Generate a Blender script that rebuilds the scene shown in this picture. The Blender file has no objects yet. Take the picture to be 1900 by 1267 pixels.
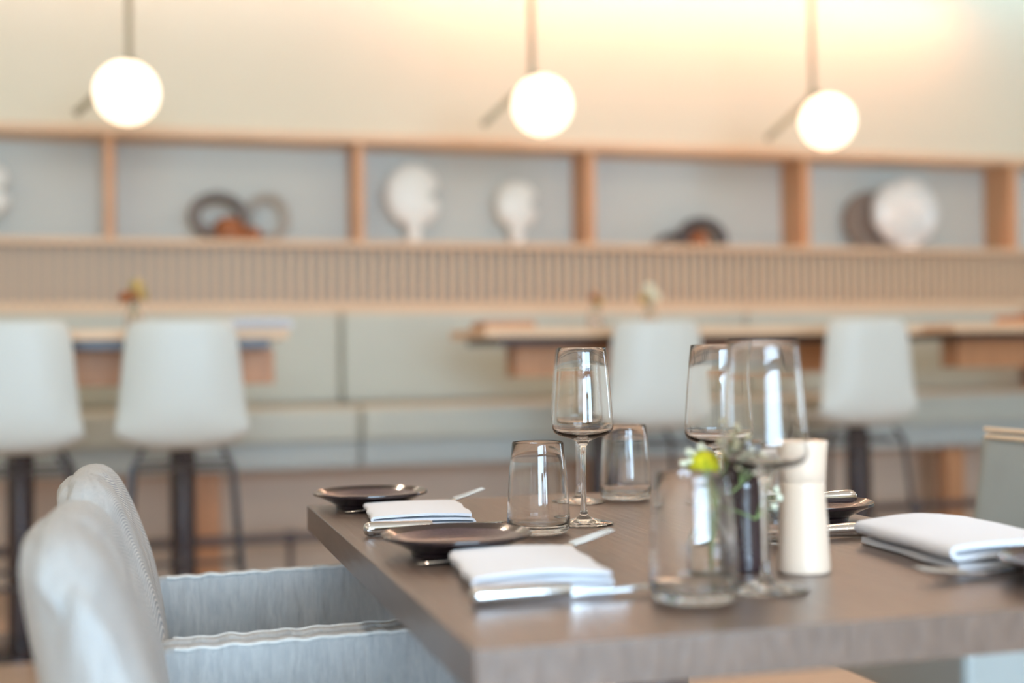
import bpy, bmesh, math, random
from mathutils import Vector, Matrix, Euler
R = math.radians
PI = math.pi
random.seed(7)
S = bpy.context.scene
COL = S.collection

# ------------------------------------------------------------------ camera
cd = bpy.data.cameras.new('camera'); cam = bpy.data.objects.new('camera', cd); COL.objects.link(cam)
cam.location = (0, 0, .97)
cam.rotation_euler = (Matrix.Rotation(R(-15.9), 4, 'Z') @ Matrix.Rotation(R(90.75), 4, 'X') @ Matrix.Rotation(R(-.75), 4, 'Z')).to_euler()
cd.sensor_width = 36; cd.lens = 45.5; cd.clip_start = .05
cd.dof.use_dof = True; cd.dof.focus_distance = 1.68; cd.dof.aperture_fstop = 1.7
S.camera = cam

# ------------------------------------------------------------------ world, light, exposure
S.view_settings.view_transform = 'Standard'; S.view_settings.look = 'None'
S.view_settings.gamma = 1; S.view_settings.use_curve_mapping = False
S.view_settings.exposure = -.42
W = bpy.data.worlds.new('sky'); S.world = W; W.use_nodes = True
W.node_tree.nodes['Background'].inputs[0].default_value = (.56, .78, 1, 1)
W.node_tree.nodes['Background'].inputs[1].default_value = 38
S.cycles.max_bounces = 14; S.cycles.transmission_bounces = 14; S.cycles.transparent_max_bounces = 16
S.cycles.diffuse_bounces = 5; S.cycles.glossy_bounces = 5
S.cycles.sample_clamp_indirect = 6

ROOM = dict(x0=-4.2, x1=8.2, y0=-3.6, y1=6.42, h=3.02)
def portal(loc, rot, sx, sy):
    l = bpy.data.lights.new('window_daylight', 'AREA'); l.shape = 'RECTANGLE'; l.size = sx; l.size_y = sy
    l.cycles.is_portal = True
    o = bpy.data.objects.new('window_daylight', l); COL.objects.link(o); o.location = loc; o.rotation_euler = rot
def spot_area(name, loc, sx, sy, power, col, rot=(0, 0, 0), spread=180):
    l = bpy.data.lights.new(name, 'AREA'); l.shape = 'RECTANGLE'; l.size = sx; l.size_y = sy
    l.energy = power; l.color = col; l.spread = R(spread)
    o = bpy.data.objects.new(name, l); COL.objects.link(o); o.location = loc; o.rotation_euler = rot
    return o
FRONT_WINDOWS = [(-1.05, 2.25)]
LEFT_WINDOWS = []
RIGHT_WINDOWS = [(3.6, 4.0)]
WZ0, WZ1 = .72, 2.5
for a, b in FRONT_WINDOWS: portal(((a+b)/2, ROOM['y0']-.06, (WZ0+WZ1)/2), (R(90), 0, 0), b-a, WZ1-WZ0)
for a, b in LEFT_WINDOWS: portal((ROOM['x0']-.06, (a+b)/2, (WZ0+WZ1)/2), (R(90), 0, R(-90)), b-a, WZ1-WZ0)
for a, b in RIGHT_WINDOWS: portal((ROOM['x1']+.06, (a+b)/2, (WZ0+WZ1)/2), (R(90), 0, R(90)), b-a, WZ1-WZ0)
# cove strip washing the back wall, and added warm fill lamps out of view
spot_area('cove_strip_light', (2.75, 5.99, 2.96), 3.1, .08, 30, (1, .43, .24))
spot_area('cove_strip_light', (-.1, 5.99, 2.96), 2.4, .08, 7, (1, .48, .28))
for x in (-2.6, 0, 2.6, 5.2):
    for y in (-1.2, 1.6, 4.0):
        spot_area('warm_fill_light', (x, y, ROOM['h']-.01), .14, .14, 13, (1, .76, .56))

# ------------------------------------------------------------------ materials
def srgb(*c):
    return tuple(((v/255)/12.92 if v/255 <= .04045 else ((v/255+.055)/1.055)**2.4) for v in c) + (1,)
def mat(name, col, rough=.5, metal=0, noise=0, scale=8, bump=0, spec=.5, stretch=(1, 1, 1), col2=None, coat=0, sheen=0):
    m = bpy.data.materials.new(name); m.use_nodes = True; nt = m.node_tree; N = nt.nodes; L = nt.links
    b = N['Principled BSDF']; b.inputs['Base Color'].default_value = col; b.inputs['Roughness'].default_value = rough
    b.inputs['Metallic'].default_value = metal; b.inputs['Specular IOR Level'].default_value = spec
    b.inputs['Coat Weight'].default_value = coat; b.inputs['Sheen Weight'].default_value = sheen
    if noise or bump:
        tc = N.new('ShaderNodeTexCoord'); mp = N.new('ShaderNodeMapping'); mp.inputs['Scale'].default_value = stretch
        nz = N.new('ShaderNodeTexNoise'); nz.inputs['Scale'].default_value = scale; nz.inputs['Detail'].default_value = 5
        L.new(tc.outputs['Object'], mp.inputs[0]); L.new(mp.outputs[0], nz.inputs['Vector'])
        if noise:
            rp = N.new('ShaderNodeValToRGB')
            c2 = col2 or tuple(v*(1-noise) for v in col[:3]) + (1,)
            rp.color_ramp.elements[0].position = .32; rp.color_ramp.elements[1].position = .68
            rp.color_ramp.elements[0].color = c2; rp.color_ramp.elements[1].color = col
            L.new(nz.outputs['Fac'], rp.inputs[0]); L.new(rp.outputs[0], b.inputs['Base Color'])
        if bump:
            bp = N.new('ShaderNodeBump'); bp.inputs['Strength'].default_value = bump; bp.inputs['Distance'].default_value = .002
            L.new(nz.outputs['Fac'], bp.inputs['Height']); L.new(bp.outputs[0], b.inputs['Normal'])
    return m
def weave(name, c1, c2, k=2150, rough=.9):
    """two crossing thread directions, fine relief and colour"""
    m = mat(name, c1, rough, spec=.2, sheen=.15); nt = m.node_tree; N = nt.nodes; L = nt.links; b = N['Principled BSDF']
    tc = N.new('ShaderNodeTexCoord'); hs = []
    for d in ((1, .75, 1), (-1, 1, .9)):
        dt = N.new('ShaderNodeVectorMath'); dt.operation = 'DOT_PRODUCT'; dt.inputs[1].default_value = d
        mu = N.new('ShaderNodeMath'); mu.operation = 'MULTIPLY'; mu.inputs[1].default_value = k
        si = N.new('ShaderNodeMath'); si.operation = 'SINE'
        L.new(tc.outputs['Object'], dt.inputs[0]); L.new(dt.outputs['Value'], mu.inputs[0]); L.new(mu.outputs[0], si.inputs[0]); hs.append(si)
    pr = N.new('ShaderNodeMath'); pr.operation = 'MULTIPLY'; L.new(hs[0].outputs[0], pr.inputs[0]); L.new(hs[1].outputs[0], pr.inputs[1])
    nz = N.new('ShaderNodeTexNoise'); nz.inputs['Scale'].default_value = 60; nz.inputs['Detail'].default_value = 8; nz.inputs['Roughness'].default_value = .75
    ms = N.new('ShaderNodeMapping'); ms.inputs['Scale'].default_value = (3, 3, .7); ms.inputs['Rotation'].default_value = (0, .12, 0); L.new(tc.outputs['Object'], ms.inputs[0]); L.new(ms.outputs[0], nz.inputs['Vector'])
    ad = N.new('ShaderNodeMath'); ad.operation = 'MULTIPLY_ADD'; ad.inputs[1].default_value = 1.0; L.new(nz.outputs['Fac'], ad.inputs[0]); L.new(pr.outputs[0], ad.inputs[2])
    rp = N.new('ShaderNodeValToRGB'); rp.color_ramp.elements[0].position = .1; rp.color_ramp.elements[1].position = 1.0
    rp.color_ramp.elements[0].color = c1; rp.color_ramp.elements[1].color = c2
    L.new(ad.outputs[0], rp.inputs[0]); L.new(rp.outputs[0], b.inputs['Base Color'])
    bp = N.new('ShaderNodeBump'); bp.inputs['Strength'].default_value = .35; bp.inputs['Distance'].default_value = .001
    L.new(pr.outputs[0], bp.inputs['Height'])
    n2 = N.new('ShaderNodeTexNoise'); n2.inputs['Scale'].default_value = 9; n2.inputs['Detail'].default_value = 3
    mp = N.new('ShaderNodeMapping'); mp.inputs['Scale'].default_value = (2.6, .7, .7); L.new(tc.outputs['Object'], mp.inputs[0]); L.new(mp.outputs[0], n2.inputs['Vector'])
    b2 = N.new('ShaderNodeBump'); b2.inputs['Strength'].default_value = .8; b2.inputs['Distance'].default_value = .035
    L.new(n2.outputs['Fac'], b2.inputs['Height']); L.new(bp.outputs[0], b2.inputs['Normal']); L.new(b2.outputs[0], b.inputs['Normal'])
    return m
def glass(name, tint=(1, 1, 1, 1), rough=0):
    m = bpy.data.materials.new(name); m.use_nodes = True; b = m.node_tree.nodes['Principled BSDF']
    b.inputs['Base Color'].default_value = tint; b.inputs['Transmission Weight'].default_value = 1
    b.inputs['Roughness'].default_value = rough; b.inputs['IOR'].default_value = 1.5
    return m
def glow(name, col, strength):
    m = bpy.data.materials.new(name); m.use_nodes = True; b = m.node_tree.nodes['Principled BSDF']
    b.inputs['Base Color'].default_value = (.9, .88, .84, 1); b.inputs['Emission Color'].default_value = col
    b.inputs['Emission Strength'].default_value = strength; b.inputs['Roughness'].default_value = .3
    return m
M = dict(
 table=mat('stained_oak', srgb(108, 91, 81), .30, noise=.34, scale=9, bump=.7, spec=.95, stretch=(16, .9, 5)),
 fabric=weave('woven_linen', srgb(108, 116, 126), srgb(216, 214, 208)),
 piping=weave('linen_piping', srgb(196, 198, 196), srgb(226, 226, 222)),
 wall=mat('cream_plaster', srgb(217, 213, 192), .9, noise=.03, scale=1.2, bump=.1),
 niche=mat('pale_grey_backing', srgb(205, 208, 202), .85, noise=.03, scale=2),
 oak=mat('light_oak', srgb(222, 191, 158), .55, noise=.12, scale=6, stretch=(8, 8, 1)),
 oakh=mat('light_oak_horizontal', srgb(222, 191, 158), .55, noise=.12, scale=6, stretch=(1, 8, 8)),
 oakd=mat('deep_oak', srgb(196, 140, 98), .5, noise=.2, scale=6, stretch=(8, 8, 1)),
 panel=mat('tan_wood_panel', srgb(214, 190, 168), .6, noise=.06, scale=3, stretch=(1, 1, 5)),
 slatback=mat('grey_acoustic_felt', srgb(146, 152, 150), .95, noise=.06, scale=30),
 bench=mat('grey_green_leather', srgb(186, 188, 176), .55, noise=.04, scale=6, bump=.15),
 seat=mat('grey_leather', srgb(170, 176, 173), .5, noise=.04, scale=6, bump=.15),
 floor=mat('pale_floor', srgb(214, 188, 166), .38, noise=.1, scale=2.2, stretch=(1, 6, 1)),
 ceil=mat('ceiling_plaster', srgb(232, 226, 214), .9, noise=.02, scale=2),
 shell=mat('white_stool_shell', srgb(195, 200, 196), .5, noise=.02, scale=5, bump=.05),
 black=mat('black_powder_coat', srgb(52, 46, 48), .35, noise=.1, scale=20),
 post=mat('dark_gloss_metal', srgb(50, 42, 48), .14, metal=.2, coat=.6, noise=.1, scale=12),
 rail=mat('bronze_rail', srgb(88, 78, 78), .4, metal=.3, noise=.1, scale=12),
 brass=mat('aged_brass', srgb(150, 142, 118), .4, metal=.7, noise=.1, scale=15),
 plate=mat('dark_brown_glaze', srgb(38, 24, 27), .14, noise=.35, scale=60, coat=.6),
 platein=mat('speckled_glaze', srgb(72, 56, 66), .28, noise=.6, scale=420, bump=.4, coat=.3),
 steel=mat('polished_steel', srgb(214, 214, 214), .12, metal=1, bump=.04, scale=200),
 napkin=mat('white_linen_napkin', srgb(218, 220, 227), .85, bump=.25, scale=700, noise=.02, sheen=.2),
 mill=mat('cream_lacquer', srgb(224, 200, 178), .38, noise=.04, scale=14, coat=.4),
 milld=mat('dark_stained_mill', srgb(52, 36, 38), .22, noise=.2, scale=14, coat=.5),
 white=mat('matte_white_ceramic', srgb(236, 238, 232), .5, noise=.03, scale=10),
 oakm=mat('divider_oak', srgb(208, 160, 120), .55, noise=.12, scale=6, stretch=(8, 8, 1)),
 paler=mat('pale_stone_glaze', srgb(176, 170, 160), .4, noise=.15, scale=18),
 shade_disc=mat('taupe_shade', srgb(150, 134, 122), .5, noise=.15, scale=18),
 shellv=mat('mother_of_pearl', srgb(244, 240, 232), .25, noise=.12, scale=14, col2=srgb(214, 220, 220)),
 dark=mat('dark_grey_ceramic', srgb(112, 106, 102), .4, noise=.2, scale=18),
 darkr=mat('charcoal_ceramic', srgb(84, 78, 78), .4, noise=.2, scale=18),
 brown=mat('turned_brown_wood', srgb(158, 96, 54), .5, noise=.35, scale=20),
 glass=glass('clear_glass'),
 craspedia=mat('yellow_flower', srgb(214, 206, 30), .85, noise=.35, scale=160, bump=.8, col2=srgb(150, 160, 20)),
 stem=mat('green_stem', srgb(120, 140, 84), .6, noise=.2, scale=60),
 gyp=mat('small_white_blossom', srgb(226, 228, 204), .8, noise=.15, scale=120),
 dried=mat('dried_flower', srgb(196, 168, 104), .8, noise=.4, scale=80),
 leather=mat('grey_leather_chair', srgb(152, 160, 160), .45, noise=.05, scale=9, bump=.15),
 leatherp=mat('pale_leather_piping', srgb(224, 202, 176), .45, noise=.04, scale=20),
 frame=mat('window_frame_paint', srgb(60, 58, 58), .5, noise=.05, scale=10),
 globe=glow('lit_opal_glass', (1, .80, .58, 1), 2.7),
 cove=glow('cove_strip', (1, .75, .45, 1), 6),
)

# ------------------------------------------------------------------ helpers
def link(name, me, m, parent=None, loc=(0, 0, 0), rot=(0, 0, 0), smooth=True, bevel=0, sub=0, solid=0, ang=40):
    o = bpy.data.objects.new(name, me); COL.objects.link(o); o.location = loc; o.rotation_euler = rot
    if m is not None and not me.materials: me.materials.append(m)
    for p in me.polygons: p.use_smooth = smooth
    if smooth and hasattr(me, 'set_sharp_from_angle'): me.set_sharp_from_angle(angle=R(ang))
    if solid: md = o.modifiers.new('solid', 'SOLIDIFY'); md.thickness = solid; md.offset = 0
    if bevel: md = o.modifiers.new('bevel', 'BEVEL'); md.width = bevel; md.segments = 3; md.limit_method = 'ANGLE'
    if sub: md = o.modifiers.new('sub', 'SUBSURF'); md.levels = sub; md.render_levels = sub
    if parent: o.parent = parent
    return o
def me_from(bm, name='mesh'):
    bmesh.ops.recalc_face_normals(bm, faces=bm.faces)
    me = bpy.data.meshes.new(name); bm.to_mesh(me); bm.free(); return me
def add_box(bm, x0, x1, y0, y1, z0, z1):
    v = [bm.verts.new(p) for p in ((x0,y0,z0),(x1,y0,z0),(x1,y1,z0),(x0,y1,z0),(x0,y0,z1),(x1,y0,z1),(x1,y1,z1),(x0,y1,z1))]
    for f in ((0,3,2,1),(4,5,6,7),(0,1,5,4),(1,2,6,5),(2,3,7,6),(3,0,4,7)): bm.faces.new([v[i] for i in f])
def box(name, x0, x1, y0, y1, z0, z1, m, parent=None, bevel=0, **k):
    """mesh centred on its own middle"""
    c = Vector(((x0+x1)/2, (y0+y1)/2, (z0+z1)/2)); bm = bmesh.new()
    add_box(bm, x0-c.x, x1-c.x, y0-c.y, y1-c.y, z0-c.z, z1-c.z)
    return link(name, me_from(bm), m, parent, loc=c, smooth=bool(bevel), bevel=bevel, ang=80 if bevel else 30, **k)
def lathe_me(prof, seg=48, closed=False):
    bm = bmesh.new(); rings = []
    for r, z in prof:
        if r < 1e-6: rings.append([bm.verts.new((0, 0, z))])
        else: rings.append([bm.verts.new((r*math.cos(2*PI*i/seg), r*math.sin(2*PI*i/seg), z)) for i in range(seg)])
    pairs = list(zip(rings, rings[1:])) + ([(rings[-1], rings[0])] if closed else [])
    for a, b in pairs:
        if len(a) == 1 and len(b) == 1: continue
        for i in range(seg):
            j = (i+1) % seg
            if len(a) == 1: bm.faces.new((a[0], b[j], b[i]))
            elif len(b) == 1: bm.faces.new((a[i], a[j], b[0]))
            else: bm.faces.new((a[i], a[j], b[j], b[i]))
    return me_from(bm)
def add_tube(bm, pts, r, seg=10, cap=True):
    pts = [Vector(p) for p in pts]; rr = r if isinstance(r, (list, tuple)) else [r]*len(pts); rings = []
    up = None
    for i, p in enumerate(pts):
        t = (pts[min(i+1, len(pts)-1)] - pts[max(i-1, 0)]).normalized()
        if up is None:
            up = Vector((0, 0, 1)) if abs(t.z) < .9 else Vector((1, 0, 0))
        a = t.cross(up).normalized(); b = a.cross(t).normalized(); up = b
        rings.append([bm.verts.new(p + (a*math.cos(2*PI*k/seg) + b*math.sin(2*PI*k/seg))*rr[i]) for k in range(seg)])
    for a, b in zip(rings, rings[1:]):
        for k in range(seg): bm.faces.new((a[k], a[(k+1) % seg], b[(k+1) % seg], b[k]))
    if cap: bm.faces.new(rings[0][::-1]); bm.faces.new(rings[-1])
def tube(name, pts, r, m, parent=None, seg=10, **k):
    bm = bmesh.new(); add_tube(bm, pts, r, seg); return link(name, me_from(bm), m, parent, **k)
def loft_me(loops, cap=True):
    bm = bmesh.new(); rs = [[bm.verts.new(p) for p in lp] for lp in loops]; n = len(rs[0])
    for a, b in zip(rs, rs[1:]):
        for k in range(n): bm.faces.new((a[k], a[(k+1) % n], b[(k+1) % n], b[k]))
    if cap: bm.faces.new(rs[0][::-1]); bm.faces.new(rs[-1])
    return me_from(bm)
def grid_me(P):
    bm = bmesh.new(); vs = [[bm.verts.new(p) for p in row] for row in P]
    for a, b in zip(vs, vs[1:]):
        for i in range(len(a)-1): bm.faces.new((a[i], a[i+1], b[i+1], b[i]))
    return me_from(bm)
def torus_me(R1, r, seg=48, rs=12, sx=1, sz=1, a0=0, a1=2*PI):
    full = abs(a1-a0-2*PI) < 1e-6; bm = bmesh.new()
    n = seg if full else seg+1; rings = []
    for i in range(n):
        a = a0 + (a1-a0)*i/seg; c = Vector((math.cos(a)*R1*sx, 0, math.sin(a)*R1*sz)); d = Vector((math.cos(a), 0, math.sin(a)))
        rings.append([bm.verts.new(c + d*r*math.cos(2*PI*k/rs) + Vector((0, 1, 0))*r*math.sin(2*PI*k/rs)) for k in range(rs)])
    for i in range(len(rings) if full else len(rings)-1):
        a, b = rings[i], rings[(i+1) % len(rings)]
        for k in range(rs): bm.faces.new((a[k], a[(k+1) % rs], b[(k+1) % rs], b[k]))
    if not full: bm.faces.new(rings[0][::-1]); bm.faces.new(rings[-1])
    return me_from(bm)
def tag(o, label, cat, group=None):
    o['label'] = label; o['category'] = cat
    if group: o['group'] = group
    return o
def thing(name, label, cat, loc=(0, 0, 0), rz=0, group=None):
    o = bpy.data.objects.new(name, None); COL.objects.link(o); o.location = loc; o.rotation_euler = (0, 0, rz); o.empty_display_size = .05
    return tag(o, label, cat, group)
def dup(src, label, loc, rz=None, group=None):
    def cp(o, par):
        c = o.copy(); COL.objects.link(c)
        if par: c.parent = par
        for ch in kids[o.name]: cp(ch, c)
        return c
    kids = {}
    def scan(o):
        kids[o.name] = list(o.children)
        for ch in o.children: scan(ch)
    scan(src); c = cp(src, None); c.location = loc
    if rz is not None: c.rotation_euler = (0, 0, rz)
    c['label'] = label
    if group: c['group'] = group
    return c
def struct(o): o['kind'] = 'structure'; return o

# ------------------------------------------------------------------ room shell
x0, x1, y0, y1, H = (ROOM[k] for k in ('x0', 'x1', 'y0', 'y1', 'h'))
struct(box('floor', x0-.2, x1+.2, y0-.2, y1+.3, -.1, 0, M['floor']))
c_ = struct(box('ceiling', x0-.2, x1+.2, y0-.2, 5.80, H, H+.1, M['ceil']))
box('cove_back_panel', x0-.2, x1+.2, 5.80, 6.55, H+.12, H+.22, M['ceil'], None)
COL.objects['cove_back_panel'].name = 'trim_5'; struct(COL.objects['trim_5'])
FY = 6.2     # face of the joinery on the back wall
def wall_openings(name, axis, c, lo, hi, wins, nrm):
    """a wall 0.12 thick with window openings; axis 'x' runs along x at y=c"""
    bm = bmesh.new(); a0, a1 = (c, c+.12*nrm) if nrm > 0 else (c+.12*nrm, c)
    def seg(a, b, z0, z1):
        if axis == 'x': add_box(bm, a, b, a0, a1, z0, z1)
        else: add_box(bm, a0, a1, a, b, z0, z1)
    seg(lo, hi, 0, WZ0); seg(lo, hi, WZ1, H); e = lo
    for a, b in wins: seg(e, a, WZ0, WZ1); e = b
    seg(e, hi, WZ0, WZ1)
    return struct(link(name, me_from(bm), M['wall'], smooth=False))
wall_openings('wall_front', 'x', y0, x0, x1, FRONT_WINDOWS, -1)
wall_openings('wall_left', 'y', x0, y0, y1, LEFT_WINDOWS, -1)
wall_openings('wall_right', 'y', x1, y0, y1, RIGHT_WINDOWS, 1)
k = 0
for wins, ax, c, s in ((FRONT_WINDOWS, 'x', y0, -1), (LEFT_WINDOWS, 'y', x0, -1), (RIGHT_WINDOWS, 'y', x1, 1)):
    for a, b in wins:
        k += 1; bm = bmesh.new(); c0, c1 = sorted((c+.03*s, c+.09*s))
        def bar(p, q, z0, z1):
            if ax == 'x': add_box(bm, p, q, c0, c1, z0, z1)
            else: add_box(bm, c0, c1, p, q, z0, z1)
        bar(a, a+.05, WZ0, WZ1); bar(b-.05, b, WZ0, WZ1); bar(a, b, WZ0, WZ0+.05); bar(a, b, WZ1-.05, WZ1)
        bar(a, b, 1.84, 1.95)
        n = max(1, round((b-a)/1.6))
        for i in range(1, n): m_ = a+(b-a)*i/n; bar(m_-.03, m_+.03, WZ0, WZ1)
        struct(link('window_%d' % k, me_from(bm), M['frame'], smooth=False))
# back wall: solid wall behind, plaster above the shelf
struct(box('wall_back', x0, x1, 6.5, 6.6, 0, H, M['wall']))
struct(box('wall_upper', x0, x1, FY, 6.5, 2.06, H, M['wall']))
# cove strip fitting
t = thing('cove_light_strip', 'warm glowing light strip hidden in the ceiling cove above the shelf wall', 'light', (2.75, 6.08, 3.04))
link('channel', box('tmp', -1.4, 1.4, -.03, .03, .02, .05, M['brass']).data, M['brass'], t); bpy.data.objects.remove(bpy.data.objects['tmp'])
link('diffuser', box('tmp', -1.38, 1.38, -.02, .02, 0, .02, M['cove']).data, M['cove'], t); bpy.data.objects.remove(bpy.data.objects['tmp'])
for ch in t.children: ch.location = (0, 0, .035 if ch.name.startswith('channel') else .01)

# ------------------------------------------------------------------ wall shelf (long open niche)
XL, XR = -2.2, 6.2
nb = box('niche_backing', XL, XR, 6.44, 6.46, 1.5, 2.06, M['niche'])
shelf = thing('wall_shelf', 'long oak display shelf recessed in the wall with grey backing and upright dividers', 'shelf', (2, FY, 1.5))
def under(par, o):
    o.parent = par; o.location = Vector(o.location) - Vector(par.location); return o
nb.name = 'back_panel'; under(shelf, nb)
under(shelf, box('top_board', XL, XR, FY-.02, 6.44, 2.02, 2.06, M['oakh'], bevel=.002))
under(shelf, box('bottom_board', XL, XR, FY-.02, 6.44, 1.515, 1.545, M['oakh'], bevel=.002))
for X in (-1.33, -.165, .99, 2.17, 3.385, 4.68, 5.9):
    under(shelf, box('divider', X, X+.042, FY-.01, 6.44, 1.545, 2.02, M['oakm'], bevel=.002))
# slatted band
sb = thing('slatted_panel', 'band of upright oak slats on grey felt below the display shelf', 'panel', (2, FY, 1.22))
under(sb, box('felt_backing', XL, XR, FY+.05, FY+.06, 1.21, 1.515, M['slatback']))
under(sb, box('bottom_rail', XL, XR, FY-.035, FY+.05, 1.20, 1.25, M['oakh'], bevel=.002))
bm = bmesh.new(); add_box(bm, -.0125, .0125, -.011, .011, -.1325, .1325); slat_me = me_from(bm)
n = int((XR-XL)/.0497)+1
for i in range(n):
    X = XL+.02 + i*.0497
    if X > XR-.02: break
    o = link('slat', slat_me, M['oak'], smooth=False, loc=(X, FY+.038, 1.3825)); under(sb, o)
# outer ends of the band, out of frame
struct(box('trim_1', x0, XL, FY, 6.5, 0, 2.06, M['panel']))
struct(box('trim_2', XR, x1, FY, 6.5, 0, 2.06, M['panel']))
struct(box('trim_3', XL, XR, 6.06, 6.5, 0, .56, M['panel']))
struct(box('trim_4', XL, XR, 6.2, 6.5, .56, 1.2, M['panel']))

# ------------------------------------------------------------------ banquette bench
BX = [-2.1, -.72, .895, 2.98, 4.64]
def cushion_me(w, d, h, r=.03):
    bm = bmesh.new(); add_box(bm, -w/2, w/2, -d/2, d/2, -h/2, h/2)
    bmesh.ops.bevel(bm, geom=bm.edges[:], offset=r, segments=4, affect='EDGES', profile=.6)
    return me_from(bm)
bench = thing('banquette_bench', 'long grey leather banquette along the back wall under the slats', 'bench', (1, 5.8, 0))
for a, b in zip(BX, BX[1:]):
    w = b-a-.008
    under(bench, link('back_cushion', cushion_me(w, .11, .43), M['bench'], loc=((a+b)/2, 6.115, .985)))
    under(bench, link('seat_cushion', cushion_me(w, .56, .15), M['bench'], loc=((a+b)/2, 5.78, .695)))
    under(bench, link('front_panel', cushion_me(w, .06, .13, .015), M['seat'], loc=((a+b)/2, 5.56, .575)))
under(bench, link('back_cushion', cushion_me(1.0, .11, .43), M['bench'], loc=(5.25, 6.115, .985)))
under(bench, box('base', BX[0], BX[-1], 5.62, 6.05, .50, .60, M['panel']))
for X in (-1.6, .2, 2.0, 3.84):
    under(bench, box('wooden_post', X, X+.11, 5.62, 5.70, 0, .51, M['oakd'], bevel=.004))
box('end_panel', 4.66, 4.71, 5.5, 6.04, 0, 1.04, M['oakd'], bevel=.003)
o = COL.objects['end_panel']; under(bench, o)
# foot rail
fr = thing('foot_rail', 'dark bronze foot rail running along the floor before the banquette', 'rail', (1, 5.35, 0))
under(fr, tube('rail_bar', [(-2, 5.35, .25), (5, 5.35, .25)], .020, M['rail']))
for X in (-1.2, .57, 2.05, 3.5, 4.8):
    under(fr, tube('support_post', [(X, 5.35, 0), (X, 5.35, .25)], .012, M['rail']))
    under(fr, link('joint', lathe_me([(0, -.025), (.024, -.025), (.026, 0), (.024, .025), (0, .025)], 16), M['rail'], loc=(X, 5.35, .25)))

# ------------------------------------------------------------------ shelf ornaments
NZ = 1.545
def disc_vase(name, label, X, rad, h_head, m, depth=.055, neck=.035, cut=True):
    """flattened round body on a narrow foot, with a groove cut into one side"""
    t = thing(name, label, 'vase', (X, 6.32, NZ))
    def body(cut_):
        seg = 40; loops = []
        for j in range(13):
            v = -1+2*j/12; s = math.sqrt(max(0, 1-v*v))*.98+.02; lp = []
            for i in range(seg):
                a = 2*PI*i/seg; r = rad*s
                if cut_:
                    d = abs((a+PI) % (2*PI)-PI-.05); r *= 1-.45*math.exp(-(d/.22)**2)
                lp.append((r*math.cos(a), v*depth, h_head+r*math.sin(a)*1.08))
            loops.append(lp)
        return loft_me(loops)
    link('body', body(cut), m, t)
    link('foot', lathe_me([(0, 0), (neck*1.05, 0), (neck, .01), (neck*.9, .03), (neck*1.3, h_head-rad*.85), (0, h_head-rad*.7)], 24), m, t)
    return t
disc_vase('disc_vase', 'round white ceramic disc vase cut by the left picture edge on the shelf', -.69, .12, .225, M['white'])
disc_vase('disc_vase', 'larger white disc vase with notched side, beside the second shelf divider', 1.30, .145, .24, M['white'])
disc_vase('disc_vase', 'smaller white disc vase with notched side, on the same shelf bay', 1.835, .115, .205, M['white'])
t = thing('round_vase', 'large pearly white round vase on the shelf bay furthest right', 'vase', (4.07, 6.29, NZ))
seg = 40; loops = []
for j in range(15):
    v = -1+2*j/14; s = math.sqrt(max(0, 1-v*v))*.98+.02
    loops.append([(s*.21*math.cos(2*PI*i/seg)*(1+.015*math.cos(2*PI*i/seg*9)), v*.07, .205+s*.19*math.sin(2*PI*i/seg)*(1-.07*math.exp(-((2*PI*i/seg-PI*.6)/.16)**2))) for i in range(seg)])
link('body', loft_me(loops), M['shellv'], t)
link('foot', lathe_me([(0, 0), (.06, 0), (.055, .025), (0, .03)], 24), M['shellv'], t)
t = thing('shadow_disc', 'dark round disc standing in for the shadow beside the pearly white vase', 'plate', (3.90, 6.385, NZ))  # added disc in a shadow tone, for the shade left of the vase
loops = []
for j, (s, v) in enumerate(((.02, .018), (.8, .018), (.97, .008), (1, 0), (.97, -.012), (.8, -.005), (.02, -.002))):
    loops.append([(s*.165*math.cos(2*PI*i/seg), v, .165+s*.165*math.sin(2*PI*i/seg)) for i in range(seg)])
link('dish', loft_me(loops), M['shade_disc'], t)
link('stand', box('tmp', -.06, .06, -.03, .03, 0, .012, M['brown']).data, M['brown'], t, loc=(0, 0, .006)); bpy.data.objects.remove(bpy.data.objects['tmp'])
# ring sculpture
t = thing('ring_sculpture', 'two interlocked grey rings around brown wood on the second shelf bay', 'sculpture', (.43, 6.31, NZ))
link('ring', torus_me(.105, .028, sx=1.15, sz=.85), M['dark'], t, loc=(-.08, -.02, .118), rot=(0, 0, R(16)))
link('ring', torus_me(.098, .022, sx=1, sz=1), M['paler'], t, loc=(.15, .02, .12), rot=(0, 0, R(-24)))
link('wooden_core', lathe_me([(0, 0), (.07, 0), (.085, .03), (.078, .08), (.04, .115), (0, .118)], 20), M['brown'], t, loc=(-.03, 0, 0))
link('wooden_core', lathe_me([(0, 0), (.05, 0), (.06, .03), (.045, .06), (0, .075)], 20), M['brown'], t, loc=(.07, -.01, 0))
t = thing('arched_sculpture', 'low dark arched sculpture with brown wooden core on the fourth shelf bay', 'sculpture', (2.83, 6.31, NZ))
link('arch', torus_me(.12, .032, sx=1, sz=.9, a0=.0, a1=PI, seg=30), M['darkr'], t, loc=(.02, 0, .02))
link('arch', torus_me(.11, .02, sx=1.5, sz=.5, a0=.0, a1=PI, seg=30), M['darkr'], t, loc=(-.07, .03, .01), rot=(0, 0, R(12)))
link('wooden_core', lathe_me([(0, 0), (.05, 0), (.06, .03), (.04, .08), (0, .1)], 20), M['brown'], t)

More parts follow.
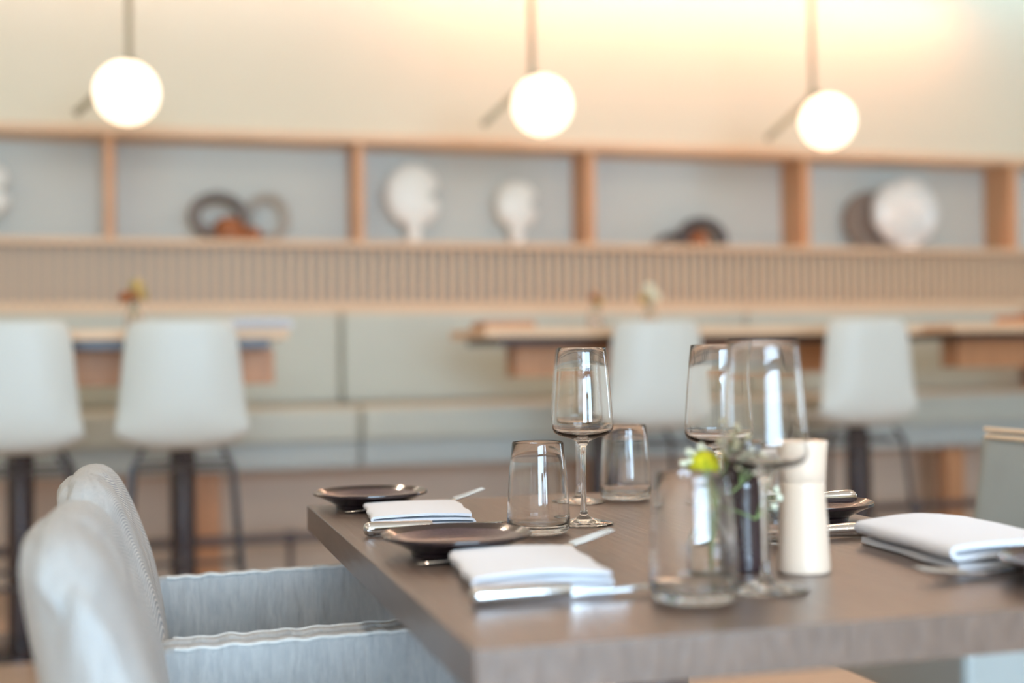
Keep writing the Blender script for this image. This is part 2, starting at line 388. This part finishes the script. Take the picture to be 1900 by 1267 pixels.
# ------------------------------------------------------------------ pendants
def pendant(label, p, rod, stemx, lean=0):
    t = thing('pendant_lamp', label, 'lamp', p, R(-15.9), 'globe pendants over the far bar tables')
    bm = bmesh.new(); bmesh.ops.create_uvsphere(bm, u_segments=48, v_segments=24, radius=.115)
    link('globe', me_from(bm), M['globe'], t)
    # tilted rod passes behind the globe, hung from an upright stem
    hi = Vector((stemx, .135, .135)); lo = Vector((rod[0], .135, rod[1])); d = (hi-lo).normalized()
    tube('tilted_rod', [lo, hi+d*.03], .014, M['brass'], t)
    tube('stem', [hi, (stemx+lean, .135, H-p[2])], .012, M['brass'], t, seg=12)
    link('joint', lathe_me([(0, -.02), (.018, -.02), (.02, 0), (.018, .02), (0, .02)], 16), M['brass'], t, loc=hi)
    tube('globe_arm', [(stemx*.5-.02, .14, .05), (stemx*.3, .05, .03)], .012, M['brass'], t)
    link('ceiling_rose', lathe_me([(0, 0), (.05, 0), (.05, -.02), (.02, -.028), (0, -.028)], 24), M['brass'], t, loc=(stemx+lean, .135, H-p[2]-.0))
    return t
pendant('lit globe pendant with grey stem above the left stools, first of the row', (-.050, 4.901, 1.955), (-.235, -.05), -.03)
pendant('lit globe pendant on brass stem above the middle of the shelf wall', (1.494, 4.774, 1.948), (-.235, -.05), -.035)
pendant('lit globe pendant furthest along the row, above the right white stool', (2.815, 4.925, 1.962), (-.235, -.05), -.03)

# ------------------------------------------------------------------ bar tables
def bar_table(label, xa, xb, ya, yb, zt, posts, disc=.24):
    cx, cy = (xa+xb)/2, (ya+yb)/2
    t = thing('bar_table', label, 'table', (cx, cy, 0))
    under(t, box('table_top', xa, xb, ya, yb, zt-.035, zt, M['oakh'], bevel=.003))
    under(t, box('support_frame', xa+.06, xb-.06, ya+.05, yb-.05, zt-.065, zt-.035, M['black']))
    under(t, box('reflection_box', xa+.18, xb-.03, ya+.22, yb-.22, zt-.19, zt-.065, M['oakd'], bevel=.003))  # added oak box; its orange colour imitates reflected light under the top
    for X in posts:
        under(t, tube('pedestal', [(X, cy, .015), (X, cy, zt-.19)], .046, M['post'], seg=24))
        under(t, link('base_plate', lathe_me([(0, 0), (disc, 0), (disc, .012), (disc-.01, .016), (0, .016)], 40), M['post'], loc=(X, cy, 0)))
    return t
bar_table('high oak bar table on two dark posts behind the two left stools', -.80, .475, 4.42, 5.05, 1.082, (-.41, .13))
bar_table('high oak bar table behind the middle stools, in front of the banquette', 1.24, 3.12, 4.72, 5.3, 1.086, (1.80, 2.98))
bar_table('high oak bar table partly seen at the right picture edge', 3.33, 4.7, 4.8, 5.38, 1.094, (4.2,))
# wooden boxes/menu boards and a napkin on those tables
def crate(label, X, Y, z, w, d, hh, m):
    t = thing('serving_tray', label, 'tray', (X, Y, z), 0)
    link('base', box('tmp', -w/2, w/2, -d/2, d/2, 0, .008, m).data, m, t, loc=(0, 0, .004)); bpy.data.objects.remove(bpy.data.objects['tmp'])
    for sx, sy, lx, ly in ((0, -1, w, .01), (0, 1, w, .01), (-1, 0, .01, d-.02), (1, 0, .01, d-.02)):
        link('rim', box('tmp', -lx/2, lx/2, -ly/2, ly/2, 0, hh, m).data, m, t, loc=(sx*(w/2-.005), sy*(d/2-.005), .008+hh/2)); bpy.data.objects.remove(bpy.data.objects['tmp'])
crate('low brown wooden tray on the end of the middle bar table', 1.36, 4.9, 1.086, .2, .22, .02, M['oakd'])
crate('deep orange wooden tray on the bar table at the right edge', 4.0, 5.0, 1.094, .45, .25, .03, M['oakd'])
# folded napkin builder
def fold_me(w, d, th, layers=3, seed=1, puff=.004, ridge=0.0):
    """napkin folded in layers: a cloth strip running back and forth, wrapped by an outer fold"""
    rnd = random.Random(seed); prof = []; t2 = .0019; step = th/(layers)
    # centre line in (x,z): zigzag with rounded ends
    c = []
    for L_ in range(layers):
        z = step*(L_+.5); xs = [-w/2+.003+(w-.006)*i/12 for i in range(13)]
        if L_ % 2: xs = xs[::-1]
        last = L_ == layers-1
        for i, x in enumerate(xs):
            u = x/(w/2); zz = z + (puff*(1-u*u)*(L_+1)/layers) + rnd.uniform(-.0002, .0002)
            c.append((x*(1 if not L_ % 2 or last else .985), zz))
        if not last:
            s = 1 if not L_ % 2 else -1; xe = xs[-1]
            for a in (-45, 0, 45):
                c.append((xe+s*step*.5*math.cos(R(a)), z+step*.5+step*.5*math.sin(R(a))))
    n = len(c); nr = []
    for i in range(n):
        a = Vector(c[max(i-1, 0)]); b = Vector(c[min(i+1, n-1)]); t_ = (b-a).normalized(); nr.append((-t_.y, t_.x))
    hw = step*.31
    loop = [(c[i][0]+nr[i][0]*hw, c[i][1]+nr[i][1]*hw) for i in range(n)] + [(c[i][0]-nr[i][0]*hw, c[i][1]-nr[i][1]*hw) for i in range(n-1, -1, -1)]
    loops = []
    for j in range(11):
        v = -1+2*j/10; sh = 0
        wob = ridge*math.sin(v*2.2+seed)
        loops.append([(x+.0015*math.sin(j*1.3+seed+z*200), v*d/2*(1-.012*(z/th)), max(.0004, z+wob*(z/th)*(.5+.5*math.cos(x/w*PI*2)))) for x, z in loop])
    return loft_me(loops)
def napkin(label, X, Y, z, w, d, th, rz, seed, layers=3, puff=.003, ridge=.001, tilt=0):
    o = link('folded_napkin', fold_me(w, d, th, layers, seed, puff, ridge), M['napkin'], loc=(X, Y, z), rot=(0, tilt, rz), ang=60)
    return tag(o, label, 'napkin')
napkin('white napkin on the right end of the left bar table', .385, 4.47, 1.083, .20, .13, .03, 0, 5)

def posy(label, X, Y, z, flowers, s=1):
    t = thing('flower_posy', label, 'flowers', (X, Y, z))
    link('bottle', lathe_me([(0, 0), (.026, 0), (.03, .01), (.03, .05), (.014, .075), (.012, .1), (.014, .104), (.010, .104), (.009, .075), (.026, .05), (.026, .006), (0, .005)], 24), M['glass'], t)
    for i, (dx, dy, dz, r, mt) in enumerate(flowers):
        tube('stem', [(0, 0, .01), (dx*.3, dy*.3, .1), (dx, dy, dz)], .0015, M['stem'], t, seg=6)
        bm = bmesh.new(); bmesh.ops.create_icosphere(bm, subdivisions=2, radius=r)
        for v in bm.verts: v.co *= 1+random.uniform(-.15, .15)
        link('blossom', me_from(bm), mt, t, loc=(dx, dy, dz))
posy('small dried ochre posy in a bottle on the left bar table', -.03, 4.6, 1.082, [(.01, 0, .150, .028, M['dried']), (-.03, .01, .115, .022, M['brown']), (.03, 0, .12, .02, M['dried']), (0, 0, .12, .02, M['brown'])])
posy('faint pale flowers in a bottle on the middle bar table', 2.0, 4.95, 1.086, [(.0, 0, .16, .025, M['gyp']), (.03, .01, .13, .022, M['gyp']), (-.03, 0, .12, .02, M['dried'])])
posy('small orange toned posy behind the third white stool', 1.76, 4.95, 1.086, [(.0, 0, .13, .02, M['brown']), (.02, .01, .11, .02, M['dried'])])

# ------------------------------------------------------------------ bar stools
def make_stool(label, X, Y, rz, w=1.0):
    t = thing('bar_stool', label, 'stool', (X, Y, 0), rz, 'white shell bar stools at the high tables')
    P = []
    # v runs from back top down to the seat and forward; back faces -Y
    prof = [(-.205, 1.098, .138), (-.212, 1.088, .158), (-.215, 1.045, .170), (-.215, .97, .177), (-.212, .89, .185), (-.205, .80, .195), (-.185, .745, .203), (-.15, .715, .203), (-.08, .705, .202), (.02, .70, .20), (.12, .703, .195), (.17, .712, .18), (.19, .72, .15)]
    for y, z, hw in prof:
        row = []
        for i in range(-8, 9):
            u = i/8; wrap = abs(u)**3.2
            back = max(0, min(1, (z-.70)/.12))
            row.append((u*hw, y+wrap*.07*back, z+(1-back)*wrap*.045*(1 if y > -.19 else .0)))
        P.append(row)
    link('shell', grid_me(P), M['shell'], t, solid=.022, sub=2)
    for sx in (-1, 1):
        for sy in (-1, 1):
            tube('leg', [(sx*.125, sy*.12, .69), (sx*.155, sy*.135, .64), (sx*.20, sy*.19, .0)], .0085, M['black'], t, seg=8)
    def ring(z, h, name):
        f = (.64-z)/.64; a = .155+.045*f; b = .135+.055*f
        pts = [(a, b, z), (-a, b, z), (-a, -b, z), (a, -b, z), (a, b, z)]
        bm = bmesh.new()
        for p, q in zip(pts, pts[1:]): add_tube(bm, [p, q], h, 8)
        link(name, me_from(bm), M['black'], t)
    ring(.64, .006, 'seat_frame'); ring(.30, .007, 'foot_ring')
    return t
st = make_stool('white shell bar stool cut off by the left picture edge', -.380, 4.30, 0)
dup(st, 'white shell bar stool standing right next to the leftmost one', (.120, 4.30, 0), R(-2))
dup(st, 'white shell bar stool behind the tall wine glasses, middle table', (1.83, 4.60, 0), R(-3))
dup(st, 'white shell bar stool behind the cream pepper mill', (2.645, 4.50, 0), R(-2))

# ------------------------------------------------------------------ dining table
TX0, TX1, TY0, TY1, TZ = .238, .94, .95, 1.99, .75
tb = thing('dining_table', 'dark oak dining table laid with glasses, plates and white napkins', 'table', ((TX0+TX1)/2, (TY0+TY1)/2, 0))
under(tb, box('table_top', TX0, TX1, TY0, TY1, TZ-.037, TZ, M['table'], bevel=.0015))
under(tb, tube('pedestal', [(.59, 1.47, .02), (.59, 1.47, .70)], .045, M['post'], seg=24))
under(tb, box('top_bracket', .40, .78, 1.25, 1.69, .70, .713, M['black']))
under(tb, box('base_plate', .39, .79, 1.27, 1.67, 0, .02, M['black'], bevel=.004))

# ------------------------------------------------------------------ upholstered armchairs (left side)
def armchair(label, Y, X=0):
    t = thing('upholstered_armchair', label, 'chair', (X, Y, 0), 0, 'woven fabric armchairs on the left of the table')
    def pad(name, prof, Wd, rnd_w, ins_max, top_drop, seed, fwd):
        loops = []; n = 36
        for j in range(n+1):
            u = -math.cos(PI*j/n); y = u*Wd; e = max(0, (abs(y)-(Wd-rnd_w))/rnd_w); ins = ins_max*(1-math.sqrt(max(0, 1-e*e)))
            lp = []; m = len(prof)
            for i, (x, z) in enumerate(prof):
                a, b = prof[(i-1) % m], prof[(i+1) % m]
                tx, tz = b[0]-a[0], b[1]-a[1]; l = math.hypot(tx, tz); nx, nz = -tz/l, tx/l
                k_ = max(0, (z-.6)/.24)
                lp.append((x - nx*ins + fwd*abs(u)**3 + .0015*math.sin(y*50+z*30+seed), y, z - nz*ins - .010*k_ - top_drop*k_*abs(u)**4 + .001*math.sin(y*45+seed)))
            loops.append(lp)
        return link(name, loft_me(loops), M['fabric'], t, ang=75, sub=1)
    # rear shell and front cushion of the back, in profile (x, z)
    pad('back_shell', [(-.045, .40), (-.062, .52), (-.080, .64), (-.094, .72), (-.104, .78), (-.108, .812), (-.105, .826), (-.094, .833), (-.072, .824), (-.052, .77), (-.03, .70), (-.012, .60), (-.005, .50), (.0, .40)], .240, .06, .016, .030, 0, .048)
    pad('backrest', [(-.012, .42), (-.022, .58), (-.042, .68), (-.064, .76), (-.090, .812), (-.094, .830), (-.086, .841), (-.068, .845), (-.048, .840), (-.030, .812), (-.014, .768), (.004, .715), (.016, .665), (.028, .58), (.040, .47), (.044, .42)], .226, .07, .020, .030, 2, .010)
    # thin padded arms with a gathered, piped top
    rng = random.Random(11)
    for s in (-1, 1):
        loops = []; m_ = 90; ph = [rng.uniform(0, 6) for _ in range(3)]
        def wob(x): return (.0011*math.sin(x*190+ph[0])+.0008*math.sin(x*117+ph[1]))*max(.15, 1-x*2.2)
        for j in range(m_+1):
            x = .01+.40*j/m_; zt = .652+.006*j/m_+wob(x); yc = s*.2335; th = .0138
            loops.append([(x, yc-th, .40), (x, yc-th*1.05, .55), (x, yc-th, zt-.008), (x, yc-th*.85, zt-.002), (x, yc-th*.4, zt), (x, yc+th*.4, zt), (x, yc+th*.85, zt-.002), (x, yc+th, zt-.008), (x, yc+th*1.05, .55), (x, yc+th, .40)])
        link('armrest', loft_me(loops), M['fabric'], t, ang=80)
        tube('arm_piping', [(.03+.38*j/90, s*(.2335-.0125), .6505+.006*j/90+wob(.03+.38*j/90)) for j in range(91)], .0022, M['piping'], t, seg=8)
    link('seat_cushion', cushion_me(.40, .435, .12, .03), M['fabric'], t, loc=(.215, 0, .43))
    link('seat_base', cushion_me(.44, .49, .06, .012), M['fabric'], t, loc=(.20, 0, .35))
    for sx in (.0, .39):
        for sy in (-1, 1):
            tube('leg', [(sx, sy*.20, .33), (sx+(.02 if sx else -.03), sy*.215, 0)], [.02, .012], M['oakd'], t, seg=12)
    return t
a1 = armchair('woven pale grey fabric armchair nearest the camera, left of the table', 1.27)
dup(a1, 'woven pale grey fabric armchair behind the nearest one, at the table\'s far left', (0, 1.77, 0))
a1.location.x = .0

# grey leather chair across the table
def leather_chair(label, X, Y, rz, gap):
    t = thing('leather_chair', label, 'chair', (X, Y, 0), rz)
    # faces -X in its own frame: seat front at x=0, back inner face at x=gap
    prof = [(gap-.02, .44), (gap-.012, .6), (gap+.01, .75), (gap+.025, .815), (gap+.035, .83), (gap+.06, .832), (gap+.075, .82), (gap+.072, .78), (gap+.06, .6), (gap+.05, .44)]
    loops = []
    for j in range(25):
        u = -1+2*j/24; y = u*.235; e = max(0, (abs(y)-.21)/.025); ins = .02*(1-math.sqrt(max(0, 1-e*e))); lp = []
        for x, z in prof: lp.append((x+(.03-ins if x < gap+.03 else -.03+ins)*(0)+(ins if x < gap+.03 else -ins), y, z-ins*(z > .7)))
        loops.append(lp)
    link('backrest', loft_me(loops), M['leather'], t, ang=60, sub=1)
    tube('top_piping', [(gap+.03, y*.215, .8315) for y in [-1+i/10 for i in range(21)]], .004, M['leatherp'], t, seg=8)
    tube('top_piping', [(gap+.024, y*.205, .819) for y in [-1+i/10 for i in range(21)]], .004, M['leatherp'], t, seg=8)
    link('seat', cushion_me(gap+.03, .47, .11, .02), M['leather'], t, loc=((gap+.03)/2, 0, .505))
    tube('seat_piping', [(.045, y*.225, .5605) for y in [-1+i/10 for i in range(21)]], .003, M['black'], t, seg=8)
    cx = (gap+.03)/2+.02
    tube('pedestal', [(cx, 0, .02), (cx, 0, .46)], .022, M['post'], t, seg=16)
    for a in (45, 135, 225, 315):
        tube('base_arm', [(cx, 0, .035), (cx+.25*math.cos(R(a)), .25*math.sin(R(a)), .012)], [.016, .010], M['post'], t, seg=10)
    return t
leather_chair('grey leather chair with pale piped top edge across the table', 1.095, 1.80, 0, .335)

# ------------------------------------------------------------------ glasses
def tumbler_me():
    out = [(0, .0), (.030, .0), (.0355, .0012), (.0388, .006), (.0398, .013), (.0397, .022), (.0388, .04), (.0372, .065), (.0350, .09), (.0325, .1125), (.0321, .114)]
    inn = [(.0316, .1145), (.0313, .114), (.0342, .09), (.0364, .065), (.0380, .04), (.0388, .022), (.0385, .0155), (.0362, .0105), (.030, .0085), (0, .008)]
    return lathe_me(out+inn, 72)
def wine_me():
    out = [(0, 0), (.030, 0), (.0385, .0008), (.0392, .0016), (.0385, .0024), (.028, .0042), (.014, .0068), (.0065, .0105), (.0042, .018), (.0036, .03), (.0034, .06), (.0036, .085), (.0048, .098), (.0085, .1045), (.018, .1085), (.030, .1115), (.0375, .1155), (.0402, .121), (.0405, .127), (.0398, .140), (.0380, .165), (.0355, .192), (.0328, .2165), (.0320, .2225)]
    inn = [(.0316, .2230), (.0314, .2225), (.0349, .192), (.0374, .165), (.0392, .140), (.0399, .127), (.0396, .1215), (.0368, .1172), (.030, .1135), (.018, .1112), (.008, .1102), (0, .110)]
    return lathe_me(out+inn, 72)
TM, WM = tumbler_me(), wine_me()
for v_ in WM.vertices: v_.co.z *= 1.045
def glassware(name, me, label, cat, X, Y, rz=0, group=None):
    o = link(name, me, M['glass'], loc=(X, Y, TZ+.0003), rot=(0, 0, rz), ang=50)
    return tag(o, label, cat, group)
glassware('tumbler', TM, 'sharp clear tumbler beside the far white napkin, left of the wine glass', 'glass', .476, 1.560)
glassware('tumbler', TM, 'large blurred clear tumbler nearest the camera at the table front', 'glass', .475, 1.080, 1)
glassware('tumbler', TM, 'clear tumbler at the far end of the table, behind the sharp wine glass', 'glass', .716, 1.882, 2)
glassware('tumbler', TM, 'clear tumbler standing half hidden behind the dark pepper mill', 'glass', .722, 1.374, 3)
glassware('wine_glass', WM, 'sharp clear wine glass standing alone right of the sharp tumbler', 'glass', .557, 1.620)
glassware('wine_glass', WM, 'blurred tall wine glass nearest the camera, beside the two mills', 'glass', .558, 1.102, 1)
glassware('wine_glass', WM, 'clear wine glass left of the blurred one, behind the yellow flower', 'glass', .664, 1.430, 2)
glassware('wine_glass', WM, 'far wine glass whose foot shows behind the sharp wine glass', 'glass', .633, 1.862, 3)

# ------------------------------------------------------------------ mills
def mill(label, X, Y, s, m, top=True):
    t = thing('pepper_mill', label, 'mill', (X, Y, TZ))
    link('body', lathe_me([(0, 0), (.0235*s, 0), (.0262*s, .0015), (.0268*s, .005), (.0262*s, .015), (.0248*s, .04), (.0232*s, .07), (.0226*s, .085), (.0228*s, .0905), (.0222*s, .0915), (0, .0915)], 56), m, t)
    link('head', lathe_me([(0, .0918), (.0222*s, .0918), (.0230*s, .0928), (.0236*s, .105), (.0248*s, .122), (.0258*s, .1305), (.0254*s, .1325), (.0235*s, .1328), (.020*s, .131), (0, .1305)], 56), m, t)
    return t
mill('cream wooden pepper mill standing in the middle of the table', .642, 1.185, 1, M['mill'])
mill('dark brown mill between the front tumbler and the cream mill', .590, 1.215, .80, M['milld'])

# ------------------------------------------------------------------ flowers in a glass bottle on the dining table
t = thing('flower_vase', 'clear bottle with yellow ball flower and small white blossoms behind the front tumbler', 'vase', (.532, 1.165, TZ))
link('bottle', lathe_me([(0, 0), (.021, 0), (.0245, .003), (.0245, .035), (.022, .045), (.012, .056), (.010, .072), (.012, .075), (.0085, .075), (.0075, .072), (.0095, .056), (.020, .044), (.0225, .035), (.0225, .006), (0, .005)], 40), M['glass'], t)
def ball(name, p, r, m, par, jit=.1, sub=2):
    bm = bmesh.new(); bmesh.ops.create_icosphere(bm, subdivisions=sub, radius=r)
    for v in bm.verts: v.co *= 1+random.uniform(-jit, jit)*.5
    return link(name, me_from(bm), m, par, loc=p)
tube('flower_stem', [(0, 0, .01), (-.002, 0, .07), (-.006, 0, .105)], .0018, M['stem'], t, seg=8)
ball('yellow_bloom', (-.007, 0, .112), .0155, M['craspedia'], t, .12, 3)
rnd = random.Random(3)
sprays = [[(-.022, 0, .118), (-.016, .004, .125), (-.010, 0, .131), (-.028, .002, .116), (-.004, .006, .127), (-.021, .004, .127)],
          [(.015, .01, .135), (.022, .0, .142), (.030, .006, .134), (.026, -.004, .15), (.034, .01, .146), (.018, .01, .155), (.040, 0, .14), (.028, .004, .128)],
          [(.036, .0, .118), (.046, .006, .112), (.054, 0, .120), (.05, .004, .104), (.062, .008, .112), (.030, .0, .110), (.044, .0, .126)],
          [(.064, .004, .098), (.070, 0, .086), (.076, .006, .078), (.067, .0, .07)]]
for sp in sprays:
    hub = Vector((sum(p[0] for p in sp)/len(sp)*.7, .002, min(p[2] for p in sp)-.012))
    st_ = tube('spray_stem', [(0, 0, .02), (hub.x*.2, 0, .075), hub], .0011, M['stem'], t, seg=6)
    for p in sp:
        bm = bmesh.new(); add_tube(bm, [hub, p], .0006, 5)
        link('twig', me_from(bm), M['stem'], st_)
        ball('blossom', p, .0042, M['gyp'], st_, .3, 1)

# ------------------------------------------------------------------ plates
def plate(label, X, Y):
    t = thing('bread_plate', label, 'plate', (X, Y, TZ), 0, 'dark shallow plates with a raised foot')
    link('dish', lathe_me([(.0, .004), (.046, .004), (.048, 0), (.0515, 0), (.053, .006), (.062, .011), (.074, .017), (.0832, .0205), (.0848, .0212), (.0852, .0228), (.0850, .0246), (.0838, .0252), (.0822, .0244), (.074, .0200)], 72), M['plate'], t)
    link('well', lathe_me([(.0741, .0200), (.062, .015), (.052, .0115), (.02, .0105), (0, .0105)], 72), M['platein'], t)
    return t
p1 = plate('dark brown shallow plate on the table\'s far left corner', .325, 1.925)
dup(p1, 'dark brown shallow plate between the two left white napkins', (.338, 1.425, TZ))
dup(p1, 'dark shallow plate partly hidden by the cream mill, butter knife across it', (.85, 1.553, TZ))
dup(p1, 'dark plate cut off by the right picture edge beside the big napkin', (.862, 1.03, TZ))

# ------------------------------------------------------------------ napkins
napkin('crisp folded white napkin at the far left place, sharp layered front edge', .362, 1.757, TZ, .135, .172, .016, R(-6), 2, 3, .003, .0012)
napkin('soft folded white napkin at the near left place, beside the blurred knife', .370, 1.255, TZ, .135, .18, .017, R(-6), 4, 3, .003, .0014)
napkin('large puffed white napkin at the near right place', .856, 1.225, TZ, .140, .215, .028, R(-5), 6, 3, .005, .0015)
napkin('white napkin mostly hidden behind the cream mill, far right place', .852, 1.755, TZ, .125, .18, .014, R(-3), 8, 3, .003, .001)

# ------------------------------------------------------------------ cutlery (built along +X, handle end at 0)
def knife(label, X, Y, rz, L_=.20, z=TZ, group='table knives'):
    t = thing('table_knife', label, 'knife', (X, Y, z), rz, group)
    hl = L_*.46; loops = []
    for x, w, h in ((0, .003, .003), (.002, .0085, .0070), (.006, .0098, .0088), (.012, .0098, .0090), (.03, .0088, .0084), (hl*.7, .0074, .0072), (hl-.006, .0066, .0064), (hl, .006, .0056)):
        loops.append([(x, math.cos(2*PI*i/16)*w, .0092+math.sin(2*PI*i/16)*h) for i in range(16)])
    link('handle', loft_me(loops), M['steel'], t, ang=50)
    loops = []
    for x, w, h in ((hl, .0045, .004), (hl+.01, .0050, .0022), (hl+.02, .0085, .0012), (L_*.8, .0095, .001), (L_*.94, .0085, .0009), (L_*.985, .005, .0008), (L_, .0012, .0006)):
        loops.append([(x, -w*.8, .0075-h), (x, w, .0075-h*.3), (x, w, .0075+h*.3), (x, -w*.8, .0075+h)])
    link('blade', loft_me(loops), M['steel'], t, ang=50)
    return t
def fork(label, X, Y, rz, L_=.20, lift=.018, z=TZ):
    t = thing('table_fork', label, 'fork', (X, Y, z), rz, 'table forks')
    def zc(x):
        u = x/L_; return .003+.010*math.sin(min(1, u/.62)*PI)*.35+lift*max(0, (u-.45)/.55)**1.5
    loops = []
    for x, w, h in ((0, .002, .001), (.003, .0075, .0018), (.010, .0095, .0026), (.02, .0092, .0026), (.05, .0065, .0024), (.09, .0038, .0022), (.125, .0038, .0020), (.138, .009, .0016), (.15, .0118, .0013), (.158, .0122, .0012)):
        x *= L_/.2
        loops.append([(x, math.cos(2*PI*i/12)*w, zc(x)+math.sin(2*PI*i/12)*h) for i in range(12)])
    link('handle', loft_me(loops), M['steel'], t, ang=50)
    for k_ in range(4):
        y = (-1.5+k_)*.0066
        tube('tine', [(L_*.785, y, zc(L_*.785)), (L_*.88, y*.98, zc(L_*.88)), (L_, y*.95, zc(L_))], [.0019, .0017, .0008], M['steel'], t, seg=8)
    return t
knife('polished knife with rounded handle end, sharp, before the far left napkin', .262, 1.606, R(7), .195)
knife('blurred polished knife at the near left place, before its napkin', .277, 1.120, R(0), .205)
knife('knife glowing orange right of the cream mill, beyond the big napkin', .845, 1.385, R(180), .20)
fork('fork behind the far left napkin, tines raised over its corner', .276, 1.856, R(-1), .205, .026)
fork('fork behind the near left napkin, tines raised over its corner', .278, 1.357, R(-1), .22, .026)
fork('fork lying before the big napkin at the near right place', .925, 1.085, R(178), .21, .010)
t = knife('butter knife resting across the dark plate by the cream mill', .915, 1.545, R(180), .15, TZ+.0205, 'butter knives')
# water-clear end
